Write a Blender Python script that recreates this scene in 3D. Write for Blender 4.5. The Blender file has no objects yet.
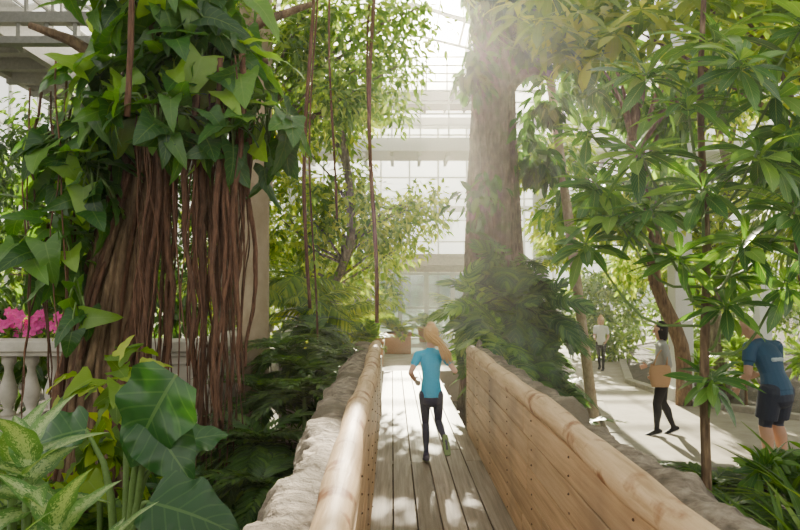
import bpy, bmesh, math, random
import numpy as np
from mathutils import Vector, Matrix, noise
rng=np.random.default_rng(7); random.seed(7)
SC=bpy.context.scene
def col(c,a=1): return (c[0],c[1],c[2],a)
# ------------------------------------------------------------ materials
def newmat(name):
    m=bpy.data.materials.new(name); m.use_nodes=True
    nt=m.node_tree; nt.nodes.clear()
    out=nt.nodes.new('ShaderNodeOutputMaterial'); return m,nt,out
def N(nt,t,**k):
    n=nt.nodes.new(t)
    for a,b in k.items(): setattr(n,a,b)
    return n
def ramp(nt,fac,stops):
    r=N(nt,'ShaderNodeValToRGB'); e=r.color_ramp.elements
    e[0].position,e[0].color=stops[0][0],col(stops[0][1]); e[1].position,e[1].color=stops[-1][0],col(stops[-1][1])
    for p,c in stops[1:-1]:
        x=e.new(p); x.color=col(c)
    nt.links.new(fac,r.inputs[0]); return r.outputs[0]
def math_(nt,op,a,b=None,c=None):
    n=N(nt,'ShaderNodeMath',operation=op)
    for i,v in enumerate((a,b,c)):
        if v is None: continue
        if isinstance(v,(int,float)): n.inputs[i].default_value=v
        else: nt.links.new(v,n.inputs[i])
    return n.outputs[0]
def mix(nt,f,a,b,blend='MIX'):
    n=N(nt,'ShaderNodeMix',data_type='RGBA',blend_type=blend)
    for i,v in ((0,f),(6,a),(7,b)):
        if isinstance(v,(int,float)): n.inputs[i].default_value=v
        elif isinstance(v,tuple): n.inputs[i].default_value=col(v)
        else: nt.links.new(v,n.inputs[i])
    return n.outputs[2]
def leaf_mat(name,stops,trans=0.4,rough=0.38,vein=0.35,vcol=(0.35,0.5,0.15),tcol=(1.5,1.6,0.5),nv=14,blotch=None):
    m,nt,out=newmat(name)
    g=N(nt,'ShaderNodeNewGeometry'); base=ramp(nt,g.outputs['Random Per Island'],stops)
    uv=N(nt,'ShaderNodeUVMap'); uv.uv_map='UVMap'; sx=N(nt,'ShaderNodeSeparateXYZ'); nt.links.new(uv.outputs[0],sx.inputs[0])
    au=math_(nt,'ABSOLUTE',math_(nt,'SUBTRACT',sx.outputs[0],0.5))
    mid=math_(nt,'LESS_THAN',au,0.022)
    sv=math_(nt,'SINE',math_(nt,'MULTIPLY',math_(nt,'SUBTRACT',sx.outputs[1],math_(nt,'MULTIPLY',au,0.5)),nv*6.28))
    sv=math_(nt,'MULTIPLY',math_(nt,'GREATER_THAN',sv,0.9),0.4)
    v=math_(nt,'MULTIPLY',math_(nt,'MAXIMUM',mid,sv),vein)
    if blotch:
        no=N(nt,'ShaderNodeTexNoise'); no.inputs['Scale'].default_value=22; nt.links.new(uv.outputs[0],no.inputs['Vector'])
        f=math_(nt,'GREATER_THAN',math_(nt,'SUBTRACT',no.outputs[0],math_(nt,'MULTIPLY',au,0.7)),0.36)
        base=mix(nt,f,base,blotch)
    c=mix(nt,v,base,vcol)
    p=N(nt,'ShaderNodeBsdfPrincipled'); nt.links.new(c,p.inputs['Base Color']); p.inputs['Roughness'].default_value=rough
    p.inputs['Specular IOR Level'].default_value=0.55
    t=N(nt,'ShaderNodeBsdfTranslucent'); nt.links.new(mix(nt,1.0,c,tcol,'MULTIPLY'),t.inputs[0])
    ms=N(nt,'ShaderNodeMixShader'); ms.inputs[0].default_value=trans
    nt.links.new(p.outputs[0],ms.inputs[1]); nt.links.new(t.outputs[0],ms.inputs[2]); nt.links.new(ms.outputs[0],out.inputs[0])
    return m
def noise_mat(name,stops,scale=(5,5,5),detail=6,rough=0.8,bump=0.3,bdist=0.02,island=0.0,spec=0.3,scale2=None,stops2=None):
    m,nt,out=newmat(name)
    tc=N(nt,'ShaderNodeTexCoord'); mp=N(nt,'ShaderNodeMapping'); mp.inputs['Scale'].default_value=scale
    nt.links.new(tc.outputs['Object'],mp.inputs[0])
    no=N(nt,'ShaderNodeTexNoise'); no.inputs['Scale'].default_value=1; no.inputs['Detail'].default_value=detail
    no.inputs['Roughness'].default_value=0.62
    g=N(nt,'ShaderNodeNewGeometry')
    ad=N(nt,'ShaderNodeVectorMath',operation='ADD'); nt.links.new(mp.outputs[0],ad.inputs[0])
    cb=N(nt,'ShaderNodeCombineXYZ'); 
    if island: 
        r=math_(nt,'MULTIPLY',g.outputs['Random Per Island'],37.0); nt.links.new(r,cb.inputs[0]); nt.links.new(r,cb.inputs[2])
    nt.links.new(cb.outputs[0],ad.inputs[1]); nt.links.new(ad.outputs[0],no.inputs['Vector'])
    c=ramp(nt,no.outputs[0],stops)
    if island:
        v=math_(nt,'ADD',math_(nt,'MULTIPLY',g.outputs['Random Per Island'],island),1-island/2)
        vv=N(nt,'ShaderNodeCombineColor'); [nt.links.new(v,vv.inputs[i]) for i in range(3)]
        c=mix(nt,1.0,c,vv.outputs[0],'MULTIPLY')
    if stops2:
        n2=N(nt,'ShaderNodeTexNoise'); n2.inputs['Scale'].default_value=scale2; n2.inputs['Detail'].default_value=4
        nt.links.new(tc.outputs['Object'],n2.inputs['Vector'])
        f=N(nt,'ShaderNodeValToRGB'); f.color_ramp.elements[0].position=stops2[0]; f.color_ramp.elements[1].position=stops2[1]
        nt.links.new(n2.outputs[0],f.inputs[0]); c=mix(nt,f.outputs[0],c,stops2[2])
    p=N(nt,'ShaderNodeBsdfPrincipled'); nt.links.new(c,p.inputs['Base Color']); p.inputs['Roughness'].default_value=rough
    p.inputs['Specular IOR Level'].default_value=spec
    b=N(nt,'ShaderNodeBump'); b.inputs['Strength'].default_value=bump; b.inputs['Distance'].default_value=bdist
    nt.links.new(no.outputs[0],b.inputs['Height']); nt.links.new(b.outputs[0],p.inputs['Normal'])
    nt.links.new(p.outputs[0],out.inputs[0]); return m
def plain(name,c,rough=0.7,bump=0.15,sc=60,var=0.15):
    return noise_mat(name,[(0.3,tuple(x*(1-var) for x in c)),(0.7,tuple(min(1,x*(1+var)) for x in c))],scale=(sc,sc,sc),detail=3,rough=rough,bump=bump,bdist=0.004)
def glass_mat(name,c=(0.9,0.97,1.0),f=0.12):
    m,nt,out=newmat(name); t=N(nt,'ShaderNodeBsdfTransparent'); t.inputs[0].default_value=col(c)
    g=N(nt,'ShaderNodeBsdfGlossy'); g.inputs['Roughness'].default_value=0.08
    ms=N(nt,'ShaderNodeMixShader'); ms.inputs[0].default_value=f
    nt.links.new(t.outputs[0],ms.inputs[1]); nt.links.new(g.outputs[0],ms.inputs[2]); nt.links.new(ms.outputs[0],out.inputs[0]); return m

M={}
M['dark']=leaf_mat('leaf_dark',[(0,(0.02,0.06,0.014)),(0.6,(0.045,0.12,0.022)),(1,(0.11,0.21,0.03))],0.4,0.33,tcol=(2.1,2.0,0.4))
M['phil']=leaf_mat('leaf_philodendron',[(0,(0.02,0.072,0.016)),(0.5,(0.048,0.15,0.026)),(0.85,(0.12,0.27,0.035)),(1,(0.28,0.45,0.05))],0.45,0.28,vein=0.22,nv=7,tcol=(2.3,2.1,0.35))
M['mid']=leaf_mat('leaf_mid',[(0,(0.04,0.11,0.018)),(0.6,(0.11,0.23,0.03)),(1,(0.25,0.38,0.05))],0.5,0.4,tcol=(2.0,1.7,0.4))
M['lime']=leaf_mat('leaf_lime',[(0,(0.07,0.17,0.02)),(0.5,(0.19,0.35,0.03)),(1,(0.44,0.56,0.06))],0.6,0.45,tcol=(1.8,1.45,0.35))
M['blue']=leaf_mat('leaf_bluegreen',[(0,(0.022,0.07,0.026)),(0.6,(0.045,0.13,0.04)),(1,(0.10,0.22,0.055))],0.35,0.26,vein=.25,tcol=(2.1,2,0.45))
M['umb']=leaf_mat('leaf_umbrella',[(0,(0.028,0.095,0.026)),(0.6,(0.07,0.19,0.045)),(1,(0.18,0.34,0.06))],0.42,0.24,vein=0.5,nv=12,tcol=(2.2,2.0,0.4))
M['pale']=leaf_mat('leaf_variegated',[(0,(0.09,0.22,0.05)),(1,(0.16,0.31,0.07))],0.4,0.35,blotch=(0.44,0.54,0.25),tcol=(1.4,1.4,0.5))
M['ear']=leaf_mat('leaf_elephant_ear',[(0,(0.02,0.075,0.022)),(1,(0.04,0.13,0.03))],0.3,0.25,vein=0.35,vcol=(0.2,0.36,0.1),nv=7,tcol=(2,2,0.35))
M['stem']=plain('green_stem',(0.12,0.20,0.05),0.5)
M['bark']=noise_mat('bark_brown',[(0.3,(0.06,0.035,0.02)),(0.55,(0.18,0.115,0.065)),(0.75,(0.34,0.23,0.13))],scale=(26,26,5),bump=0.9,bdist=0.03)
M['barkg']=noise_mat('bark_grey',[(0.3,(0.06,0.048,0.033)),(0.55,(0.18,0.14,0.095)),(0.75,(0.35,0.29,0.21))],scale=(20,20,6),bump=1.0,bdist=0.05,scale2=3,stops2=(0.58,0.70,(0.09,0.12,0.04)))
M['root']=noise_mat('aerial_root',[(0.3,(0.05,0.024,0.015)),(0.7,(0.19,0.095,0.055))],scale=(60,60,8),bump=0.8,bdist=0.01,island=0.7)
M['pbark']=noise_mat('bark_pale',[(0.3,(0.28,0.21,0.13)),(0.7,(0.52,0.42,0.28))],scale=(25,25,14),bump=0.4)
M['deck']=noise_mat('deck_board',[(0.25,(0.15,0.115,0.08)),(0.5,(0.33,0.26,0.185)),(0.75,(0.50,0.41,0.31))],scale=(38,1.6,38),bump=0.3,bdist=0.006,island=0.5,rough=0.55)
M['plank']=noise_mat('wall_plank',[(0.25,(0.33,0.20,0.10)),(0.5,(0.55,0.36,0.19)),(0.75,(0.70,0.50,0.29))],scale=(30,1.3,26),bump=0.25,bdist=0.005,island=0.35,rough=0.6,scale2=1.6,stops2=(0.5,0.8,(0.25,0.165,0.10)))
M['log']=noise_mat('rail_log',[(0.3,(0.40,0.25,0.12)),(0.5,(0.60,0.41,0.23)),(0.75,(0.74,0.55,0.34))],scale=(24,2.0,24),bump=0.5,bdist=0.01,rough=0.6,scale2=7,stops2=(0.54,0.66,(0.26,0.11,0.04)))
M['rock']=noise_mat('faux_rock',[(0.3,(0.09,0.07,0.05)),(0.5,(0.25,0.20,0.145)),(0.72,(0.46,0.39,0.29))],scale=(14,14,14),detail=9,bump=1.0,bdist=0.05,scale2=2.3,stops2=(0.48,0.6,(0.15,0.12,0.08)))
M['soil']=noise_mat('soil',[(0.3,(0.025,0.018,0.012)),(0.7,(0.09,0.065,0.045))],scale=(9,9,9),bump=1,bdist=0.05)
M['path']=noise_mat('path_concrete',[(0.3,(0.27,0.23,0.18)),(0.7,(0.41,0.36,0.29))],scale=(3,3,3),detail=9,bump=0.2,bdist=0.01,rough=0.75)
M['curb']=noise_mat('curb_stone',[(0.3,(0.26,0.23,0.18)),(0.7,(0.40,0.36,0.31))],scale=(9,9,9),bump=0.4)
M['stone']=noise_mat('white_stone',[(0.3,(0.44,0.40,0.33)),(0.7,(0.64,0.59,0.50))],scale=(6,6,6),detail=8,bump=0.3,bdist=0.01,scale2=2.0,stops2=(0.52,0.75,(0.28,0.26,0.19)))
M['col']=noise_mat('column_plaster',[(0.3,(0.32,0.24,0.15)),(0.7,(0.46,0.37,0.25))],scale=(5,5,3),detail=8,bump=0.3,bdist=0.01)
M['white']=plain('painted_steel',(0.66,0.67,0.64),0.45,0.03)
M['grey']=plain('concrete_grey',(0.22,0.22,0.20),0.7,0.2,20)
M['wall']=plain('plaster_wall',(0.45,0.40,0.33),0.8,0.1,12)
M['glass']=glass_mat('glass',(.97,.99,.97),.06)
M['dglass']=glass_mat('door_glass',(0.45,0.52,0.50),0.25)
M['terra']=plain('terracotta',(0.50,0.24,0.12),0.75,0.2,25)
M['bolt']=plain('rust_bolt',(0.10,0.055,0.035),0.6)
# ------------------------------------------------------------ mesh builder (quads only)
class MB:
    def __init__(s): s.v=[];s.q=[];s.u=[];s.m=[];s.n=0
    def add(s,v,q,uv=None,mat=0):
        v=np.asarray(v,float).reshape(-1,3); q=np.asarray(q,int).reshape(-1,4)
        if uv is None: uv=np.zeros((len(v),2))
        s.v.append(v);s.q.append(q+s.n);s.u.append(np.asarray(uv,float));s.m.append(np.full(len(q),mat));s.n+=len(v)
    def inst(s,T,P,R,S,mat=0):
        v,q,uv=T; P=np.asarray(P,float).reshape(-1,3); k=len(P)
        if k==0: return
        S=np.asarray(S,float)
        if S.ndim==1: S=S[:,None]
        vv=np.einsum('kij,kvj->kvi',R,v[None]*S[:,None,:])+P[:,None,:]
        qq=(q[None]+(np.arange(k)*len(v))[:,None,None]).reshape(-1,4)
        s.add(vv.reshape(-1,3),qq,np.tile(uv,(k,1)),mat)
    def box(s,a,b,mat=0,skew=0.0):
        x0,y0,z0=a;x1,y1,z1=b
        v=[(x0,y0,z0),(x1,y0,z0),(x1,y1,z0),(x0,y1,z0),(x0,y0,z1),(x1,y0,z1),(x1,y1,z1),(x0,y1,z1)]
        v=[(x+skew*y,y,z) for x,y,z in v]
        s.add(v,[(3,2,1,0),(4,5,6,7),(0,1,5,4),(1,2,6,5),(2,3,7,6),(3,0,4,7)],None,mat)
    def tube(s,pts,rad,n=7,mat=0,smooth=3,wob=0.0):
        pts=np.asarray(pts,float); rad=np.broadcast_to(np.asarray(rad,float),(len(pts),)).copy()
        if smooth>1 and len(pts)>2:
            P=np.vstack([2*pts[0]-pts[1],pts,2*pts[-1]-pts[-2]]); o=[];r=[]
            for i in range(1,len(P)-2):
                for k in range(smooth):
                    t=k/smooth
                    o.append(0.5*((2*P[i])+(-P[i-1]+P[i+1])*t+(2*P[i-1]-5*P[i]+4*P[i+1]-P[i+2])*t*t+(-P[i-1]+3*P[i]-3*P[i+1]+P[i+2])*t**3))
                    r.append(rad[i-1]*(1-t)+rad[i]*t)
            o.append(pts[-1]);r.append(rad[-1]); pts=np.array(o);rad=np.array(r)
        tan=np.gradient(pts,axis=0); tan/=np.linalg.norm(tan,axis=1)[:,None]+1e-9
        ref=np.array([0,0,1.]) if abs(tan[:,2]).mean()<0.75 else np.array([1.,0,0])
        ax=np.cross(tan,ref); ax/=np.linalg.norm(ax,axis=1)[:,None]+1e-9; ay=np.cross(ax,tan)
        pts=np.vstack([pts[0],pts,pts[-1]]);rad=np.r_[1e-4,rad,1e-4];ax=np.vstack([ax[0],ax,ax[-1]]);ay=np.vstack([ay[0],ay,ay[-1]])
        a=np.arange(n)/n*2*math.pi
        rr=rad[:,None]*(1+wob*rng.normal(size=(len(pts),n))) if wob else rad[:,None]*np.ones((1,n))
        v=pts[:,None]+rr[...,None]*(np.cos(a)[None,:,None]*ax[:,None]+np.sin(a)[None,:,None]*ay[:,None])
        L=len(pts); i=np.arange(L-1)[:,None]*n; j=np.arange(n)[None]; j2=(j+1)%n
        q=np.stack([i+j,i+j2,i+n+j2,i+n+j],-1).reshape(-1,4)
        uv=np.stack([np.tile(np.arange(n)/n,L),np.repeat(np.arange(L)/L,n)],-1)
        s.add(v.reshape(-1,3),q,uv,mat)
    def lathe(s,c,prof,n=16,mat=0):
        a=np.arange(n)/n*2*math.pi; v=[]
        prof=[(1e-4,prof[0][1])]+list(prof)+[(1e-4,prof[-1][1])]
        for r,z in prof: v+= [(c[0]+r*math.cos(t),c[1]+r*math.sin(t),c[2]+z) for t in a]
        L=len(prof); i=np.arange(L-1)[:,None]*n; j=np.arange(n)[None]; j2=(j+1)%n
        s.add(v,np.stack([i+j,i+j2,i+n+j2,i+n+j],-1).reshape(-1,4),None,mat)
    def obj(s,name,mats,smooth=True,parent=None,bevel=0,loc=(0,0,0)):
        me=bpy.data.meshes.new(name); v=np.vstack(s.v)-np.array(loc); q=np.vstack(s.q); u=np.vstack(s.u); m=np.concatenate(s.m)
        me.vertices.add(len(v)); me.vertices.foreach_set('co',v.ravel())
        me.loops.add(q.size); me.loops.foreach_set('vertex_index',q.ravel())
        me.polygons.add(len(q)); me.polygons.foreach_set('loop_start',np.arange(0,q.size,4)); me.polygons.foreach_set('loop_total',np.full(len(q),4))
        me.polygons.foreach_set('material_index',m); me.polygons.foreach_set('use_smooth',np.full(len(q),smooth))
        l=me.uv_layers.new(name='UVMap'); l.data.foreach_set('uv',u[q.ravel()].ravel())
        for k in mats: me.materials.append(M[k])
        me.update(calc_edges=True)
        o=bpy.data.objects.new(name,me); SC.collection.objects.link(o); o.location=loc
        if parent: o.parent=parent
        if bevel:
            b=o.modifiers.new('bevel','BEVEL'); b.width=bevel; b.segments=2; b.limit_method='ANGLE'
        return o
def empty(name,loc=(0,0,0)):
    e=bpy.data.objects.new(name,None); SC.collection.objects.link(e); e.location=loc; e.empty_display_size=0.2; return e
# ------------------------------------------------------------ leaf templates (along +Y, normal +Z, length 1)
def leaf(nl=4,nw=2,W=0.3,kind='lance',droop=0.25,fold=0.25,ripple=0.0,petiole=0.0):
    v=[];uv=[]
    for i in range(nl+1):
        t=i/nl
        if kind=='lance': w=W*max(0.01,math.sin(math.pi*min(1,t**0.8)))**0.75
        elif kind=='obov': w=W*max(0.01,(math.sin(math.pi*t**1.5)))**0.7
        elif kind=='ovate': w=W*max(0.01,math.sin(math.pi*(0.07+0.93*t)**0.62))**0.8
        elif kind=='heart': w=W*max(0.01,math.sqrt(max(0,1-t))*(1-0.35*t)*1.25)
        if i==nl: w=0.004
        if i==0 and kind in('lance','obov'): w=0.01
        for j in range(nw+1):
            s=j/nw*2-1
            y=t
            if kind=='heart': y=t-0.26*abs(s)**0.8*(1-t)**1.5*(1 if abs(s)<.99 else .82)
            z=fold*abs(s)*w-droop*t*t+ripple*math.sin(t*17)*s*s*w
            v.append((s*w*(1-0.15*abs(s) if kind=='heart' and t<0.1 else 1),y,z)); uv.append((j/nw,t))
    q=[(i*(nw+1)+j,i*(nw+1)+j+1,(i+1)*(nw+1)+j+1,(i+1)*(nw+1)+j) for i in range(nl) for j in range(nw)]
    v=np.array(v); 
    return v,np.array(q),np.array(uv)
def merge(parts):
    V=[];Q=[];U=[];n=0
    for (v,q,u) in parts: V.append(v);Q.append(q+n);U.append(u);n+=len(v)
    return np.vstack(V),np.vstack(Q),np.vstack(U)
def xf(T,M4,s=(1,1,1)):
    v=T[0]*np.array(s); A=np.array(M4); return v@A[:3,:3].T+A[:3,3],T[1],T[2]
def whorl(n=10,W=0.14,nl=5,pitch=0.15,droop=0.45,jit=0.15,kind='obov',seed=0,tiers=2):
    r=random.Random(seed); P=[]
    for i in range(n):
        a=i*2.399+r.uniform(-.2,.2); tier=i/n
        el=pitch+0.9*tier*tier+r.uniform(-jit,jit)
        sc=(1-0.35*tier)*r.uniform(.85,1.1)
        L=leaf(nl,2,W,kind,droop*r.uniform(.6,1.3),0.22)
        P.append(xf(L,Matrix.Rotation(a,4,'Z')@Matrix.Translation((0,0.02,-0.08*(1-tier)))@Matrix.Rotation(el,4,'X'),(sc,sc,sc)))
    return merge(P)
def frond(n=16,L=0.32,W=0.1,droop=0.5,lk='lance',vee=0.5,ang=1.0,seed=0,base=0.1):
    r=random.Random(seed); P=[]; 
    def pt(t): return Vector((0,t*(1-0.1*t),-droop*t*t))
    m=MB(); m.tube([pt(t/6) for t in range(7)],[0.012*(1-t/7) for t in range(7)],4,smooth=1); P.append((m.v[0],m.q[0],np.full((len(m.v[0]),2),0.2)))
    for i in range(n):
        t=base+(1-base)*i/(n-1)
        for s in (-1,1):
            ll=L*(0.35+1.1*math.sin(math.pi*(0.12+0.80*t)))*r.uniform(.9,1.05)*0.8
            a=ang*(1-0.65*t)
            lf=leaf(3,2,W/L*0.5,lk,0.3,0.2)
            slope=math.atan(2*droop*t)
            Mx=Matrix.Translation(pt(t))@Matrix.Rotation(-slope,4,'X')@Matrix.Rotation(-s*a,4,'Z')@Matrix.Rotation(vee*0.5+r.uniform(-.12,.12),4,'X')
            P.append(xf(lf,Mx,(ll,ll,ll)))
    return merge(P)
def monstera(n=6,droop=0.3,seed=0):
    P=[]; r=random.Random(seed)
    P.append(leaf(8,2,0.13,'lance',droop,0.1))
    for i in range(n):
        t=(i+0.2)/n*0.92
        for s in (-1,1):
            ll=0.50*math.sin(math.pi*(0.30+0.62*t))*r.uniform(.92,1.05)
            a=1.75-1.25*t
            v=[];uv=[]
            for k in range(5):
                h=k/4; w=0.072*(1.0-0.35*h) if k<4 else 0.012
                aa=a-0.35*h
                c=np.array([s*math.sin(aa)*ll*h, t+math.cos(aa)*ll*h, 0]); pr=np.array([-s*math.cos(aa),math.sin(aa),0])
                for e in (-1,0,1):
                    p=c+pr*w*e; z=0.14*abs(p[0])-droop*max(0,p[1])**2-0.35*p[0]**2+(0.012 if e==0 else 0)
                    v.append((p[0],p[1],z)); uv.append((0.5+0.2*e,0.5))
            q=[(k*3+j,k*3+j+1,(k+1)*3+j+1,(k+1)*3+j) for k in range(4) for j in range(2)]
            P.append((np.array(v),np.array(q),np.array(uv)))
    return merge(P)
T={'s':leaf(3,2,0.22,'ovate',0.2,0.25),'m':leaf(5,2,0.2,'lance',0.35,0.2),'heart':leaf(8,4,0.42,'heart',0.35,0.18,0.12),'heart2':leaf(8,4,0.36,'heart',0.65,0.3,0.15),
   'ear':leaf(16,8,0.40,'ovate',0.28,0.12,0.22),'dief':leaf(12,6,0.21,'ovate',0.45,0.2,0.1),'strap':leaf(8,2,0.045,'lance',0.7,0.4)}
WH=[whorl(13,0.135,6,.05,.5,seed=k) for k in range(3)]
WB=[whorl(14,0.10,5,0.05,0.55,seed=10+k,kind='lance') for k in range(2)]
PALM=[whorl(9,0.16,4,-0.25,0.4,seed=20+k,kind='obov') for k in range(2)]
FR=[frond(18,0.30,0.09,0.55,seed=k) for k in range(2)]
FERN=[frond(16,0.34,0.10,0.9,seed=5+k,ang=1.2) for k in range(2)]
PF=[frond(30,0.42,0.045,0.8,seed=9+k,ang=1.1,vee=-0.4) for k in range(2)]
MO=[monstera(6,0.3,1),monstera(7,0.45,2)]
def frames(D,Nn):
    D=D/np.linalg.norm(D,axis=1)[:,None]; X=np.cross(D,Nn); X/=np.linalg.norm(X,axis=1)[:,None]+1e-9; Z=np.cross(X,D)
    return np.stack([X,D,Z],-1)
def place(mb,tmpls,P,D,Nn,smin,smax,mat):
    P=np.asarray(P,float);R=frames(np.asarray(D,float),np.asarray(Nn,float)); S=rng.uniform(smin,smax,len(P)); 
    k=rng.integers(0,len(tmpls),len(P)); m=np.asarray(mat) if not isinstance(mat,int) else np.full(len(P),mat)
    for a in range(len(tmpls)):
        for mm in np.unique(m):
            s=(k==a)&(m==mm); mb.inst(tmpls[a],P[s],R[s],S[s],int(mm))
def cloud(mb,tmpls,c,r,n,smin,smax,mat=0,droop=0.5,shell=0.5,up=1.0,clusters=0,cr=0.35):
    c=np.array(c,float);r=np.array(r,float)
    d=rng.normal(size=(n,3)); d/=np.linalg.norm(d,axis=1)[:,None]
    if clusters:
        cc=rng.normal(size=(clusters,3)); cc/=np.linalg.norm(cc,axis=1)[:,None]; cc*=rng.uniform(0.35,1,clusters)[:,None]**0.5
        pos=cc[rng.integers(0,clusters,n)]*r+d*(rng.uniform(0,1,n)**0.5)[:,None]*cr
        P=c+pos
    else:
        P=c+d*r*(rng.uniform(0,1,n)**shell)[:,None]
    D=d*np.array([1,1,0.5])+rng.normal(size=(n,3))*0.35; D[:,2]-=droop
    Nn=rng.normal(size=(n,3))*0.45+np.array([0,0,up])+d*0.5
    place(mb,tmpls,P,D,Nn,smin,smax,mat); return P
# ------------------------------------------------------------ ground, path
def sk(x,y): return x-0.0129*y
mb=MB(); mb.box((-40,-12,-0.9),(40,70,-0.6)); mb.obj('ground_soil',['soil'],False)
path=[(2.9,7.7),(3.1,9),(3.75,12),(4.2,16),(4.6,20),(4.2,27),(12,27),(8.5,23),(6.4,18),(5.2,14.2),(5.4,11.6),(6.6,10.3),(11,9.8),(11,7.0),(5,7.1)]
bm=bmesh.new(); f=bm.faces.new([bm.verts.new((x,y,-0.55)) for x,y in path]); 
g=bmesh.ops.extrude_face_region(bm,geom=[f]); [setattr(v.co,'z',-0.62) for v in g['geom'] if isinstance(v,bmesh.types.BMVert)]
bmesh.ops.triangulate(bm,faces=bm.faces[:]); bmesh.ops.recalc_face_normals(bm,faces=bm.faces[:])
me=bpy.data.meshes.new('floor_path'); bm.to_mesh(me); me.materials.append(M['path']); o=bpy.data.objects.new('floor_path',me); SC.collection.objects.link(o)
mb=MB()
def curb(pl):
    for (a,b) in zip(pl[:-1],pl[1:]):
        a=Vector((*a,0));b=Vector((*b,0)); d=(b-a); L=d.length; d.normalize(); nn=Vector((-d.y,d.x,0)); k=max(1,int(L/0.45))
        for i in range(k):
            p=a+d*(L*i/k); q=a+d*(L*(i+1)/k-0.012); h=0.02*random.random()
            v=[p-nn*.09,q-nn*.09,q+nn*.09,p+nn*.09]
            vv=[(w.x,w.y,-0.6) for w in v]+[(w.x,w.y,-0.46+h) for w in v]
            mb.add(vv,[(3,2,1,0),(4,5,6,7),(0,1,5,4),(1,2,6,5),(2,3,7,6),(3,0,4,7)])
curb(path[:5]); curb(path[7:13]); curb([(2.9,7.6),(5,7.0),(9,6.9)])
mb.obj('path_curb',['curb'],False,bevel=0.015)
mb=MB(); mb.box((-1.4,12.25,-0.6),(2.4,25.9,-0.012)); mb.obj('floor_plaza',['path'],False)
# ------------------------------------------------------------ bridge
br=empty('wooden_footbridge',(0.35,3,0))
def child(mb,name,mats,**k):
    o=mb.obj(name,mats,**k); o.parent=br; o.matrix_parent_inverse=Matrix.Translation((-0.35,-3,0)); return o
mb=MB(); nb=6; x0,x1=-0.16,0.86; w=(x1-x0)/nb
for i in range(nb):
    ys=[-1.5]+sorted([random.uniform(1.5,3.9),random.uniform(5.5,8.5)])+[12.2]
    for a,b in zip(ys[:-1],ys[1:]): mb.box((x0+i*w+.005,a+.003,-0.045),(x0+(i+1)*w-.005,b-.003,random.uniform(-.002,.002)),skew=-0.0129)
child(mb,'deck_boards',['deck'],smooth=False,bevel=0.003)
mb=MB()
for y in np.arange(-1.2,12,1.2): mb.box((x0-.05,y,-0.2),(x1+.05,y+.1,-0.047),skew=-0.0129)
mb.box((x0,-1.5,-0.6),(x0+.1,12,-0.2),skew=-0.0129); mb.box((x1-.1,-1.5,-0.6),(x1,12,-0.2),skew=-0.0129)
child(mb,'joists',['deck'],smooth=False)
for side,xi,ye in ((-1,-0.145,7.9),(1,0.845,7.1)):
    mb=MB(); ph=0.176
    for k in range(5):
        ys=[-1.5]+[random.uniform(1.0,2.2)+2.4*j for j in range(3)]+[ye]
        ys=[y for y in ys if y<=ye]
        for a,b in zip(ys[:-1],ys[1:]):
            xa,xb=(xi-.04,xi) if side<0 else (xi,xi+.04)
            mb.box((xa,a+.002,0.0+k*ph+.005),(xb,b-.002,(k+1)*ph-.005),skew=-0.0129)
    child(mb,'wall_planks_'+('left' if side<0 else 'right'),['plank'],smooth=False,bevel=0.006)
    mb=MB()
    for y in np.arange(-1,ye,0.8):
        for k in range(5):
            for dz in (0.04,0.13):
                x=sk(xi,y); mb.tube([(x+side*.002,y+random.uniform(-.01,.01),k*ph+dz),(x-side*.004,y,k*ph+dz)],0.006,6,smooth=1)
    child(mb,'bolts_'+('left' if side<0 else 'right'),['bolt'],smooth=False)
    mb=MB(); xc=xi+side*0.045
    pts=[(sk(xc,y)+0.008*math.sin(y*1.7+side),y,0.925+0.008*math.sin(y*2.3)) for y in np.arange(-1.5,ye+.1,0.25)]
    mb.tube(pts,[0.066+0.006*math.sin(i*1.3)+0.003*math.sin(i*3.1) for i in range(len(pts))],16,smooth=2)
    child(mb,'log_rail_'+('left' if side<0 else 'right'),['log'])
    w1=0.20 if side<0 else 0.17
    prof=[(0.045,-0.6),(0.045,0.3),(0.05,0.80),(0.08,0.90),(0.11,0.925),(0.11+w1*.4,0.94),(0.11+w1*.75,0.93),(0.11+w1,0.88),(0.13+w1,0.75),(0.16+w1,0.45),(0.2+w1,0.1),(0.28+w1,-0.25),(0.36+w1,-0.62)]
    P=[]
    for i in range(len(prof)-1):
        for k in range(4):
            t=k/4; P.append((prof[i][0]*(1-t)+prof[i+1][0]*t,prof[i][1]*(1-t)+prof[i+1][1]*t))
    P.append(prof[-1]); ys=np.arange(-1.5,ye+0.15,0.03); V=[]
    for y in ys:
        for (a,z) in P:
            p=Vector((sk(xi+side*a,y),y,z)); nz=noise.fractal(Vector((p.x*4,p.y*4,p.z*4)),1.0,2.2,6)
            n2=noise.noise(Vector((y*1.1,z*2,side*5)))
            amt=(0.045*nz+0.03*n2)*(1 if a>0.12 else 0.25)
            V.append((p.x+side*amt,p.y,p.z+(amt*0.8 if z>0.5 else 0)))
    nP=len(P);mb=MB(); i=np.arange(len(ys)-1)[:,None]*nP;j=np.arange(nP-1)[None]
    mb.add(V,np.stack([i+j,i+j+1,i+nP+j+1,i+nP+j],-1).reshape(-1,4)); 
    V=[];nn=14
    for a in range(nn+1):
        for b in range(nn):
            th=math.pi*a/nn;ph2=2*math.pi*b/nn; q=Vector((math.sin(th)*math.cos(ph2),math.sin(th)*math.sin(ph2),math.cos(th)))
            s=1+0.25*noise.noise(q*1.7+Vector((side,0,0)))
            V.append((sk(xi+side*0.17,ye+.1)+q.x*.17*s,ye+.12+q.y*.2*s,0.15+q.z*0.78*s))
    i=np.arange(nn)[:,None]*nn;j=np.arange(nn)[None];j2=(j+1)%nn
    mb.add(V,np.stack([i+j,i+j2,i+nn+j2,i+nn+j],-1).reshape(-1,4))
    child(mb,'rock_coping_'+('left' if side<0 else 'right'),['rock'])
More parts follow.
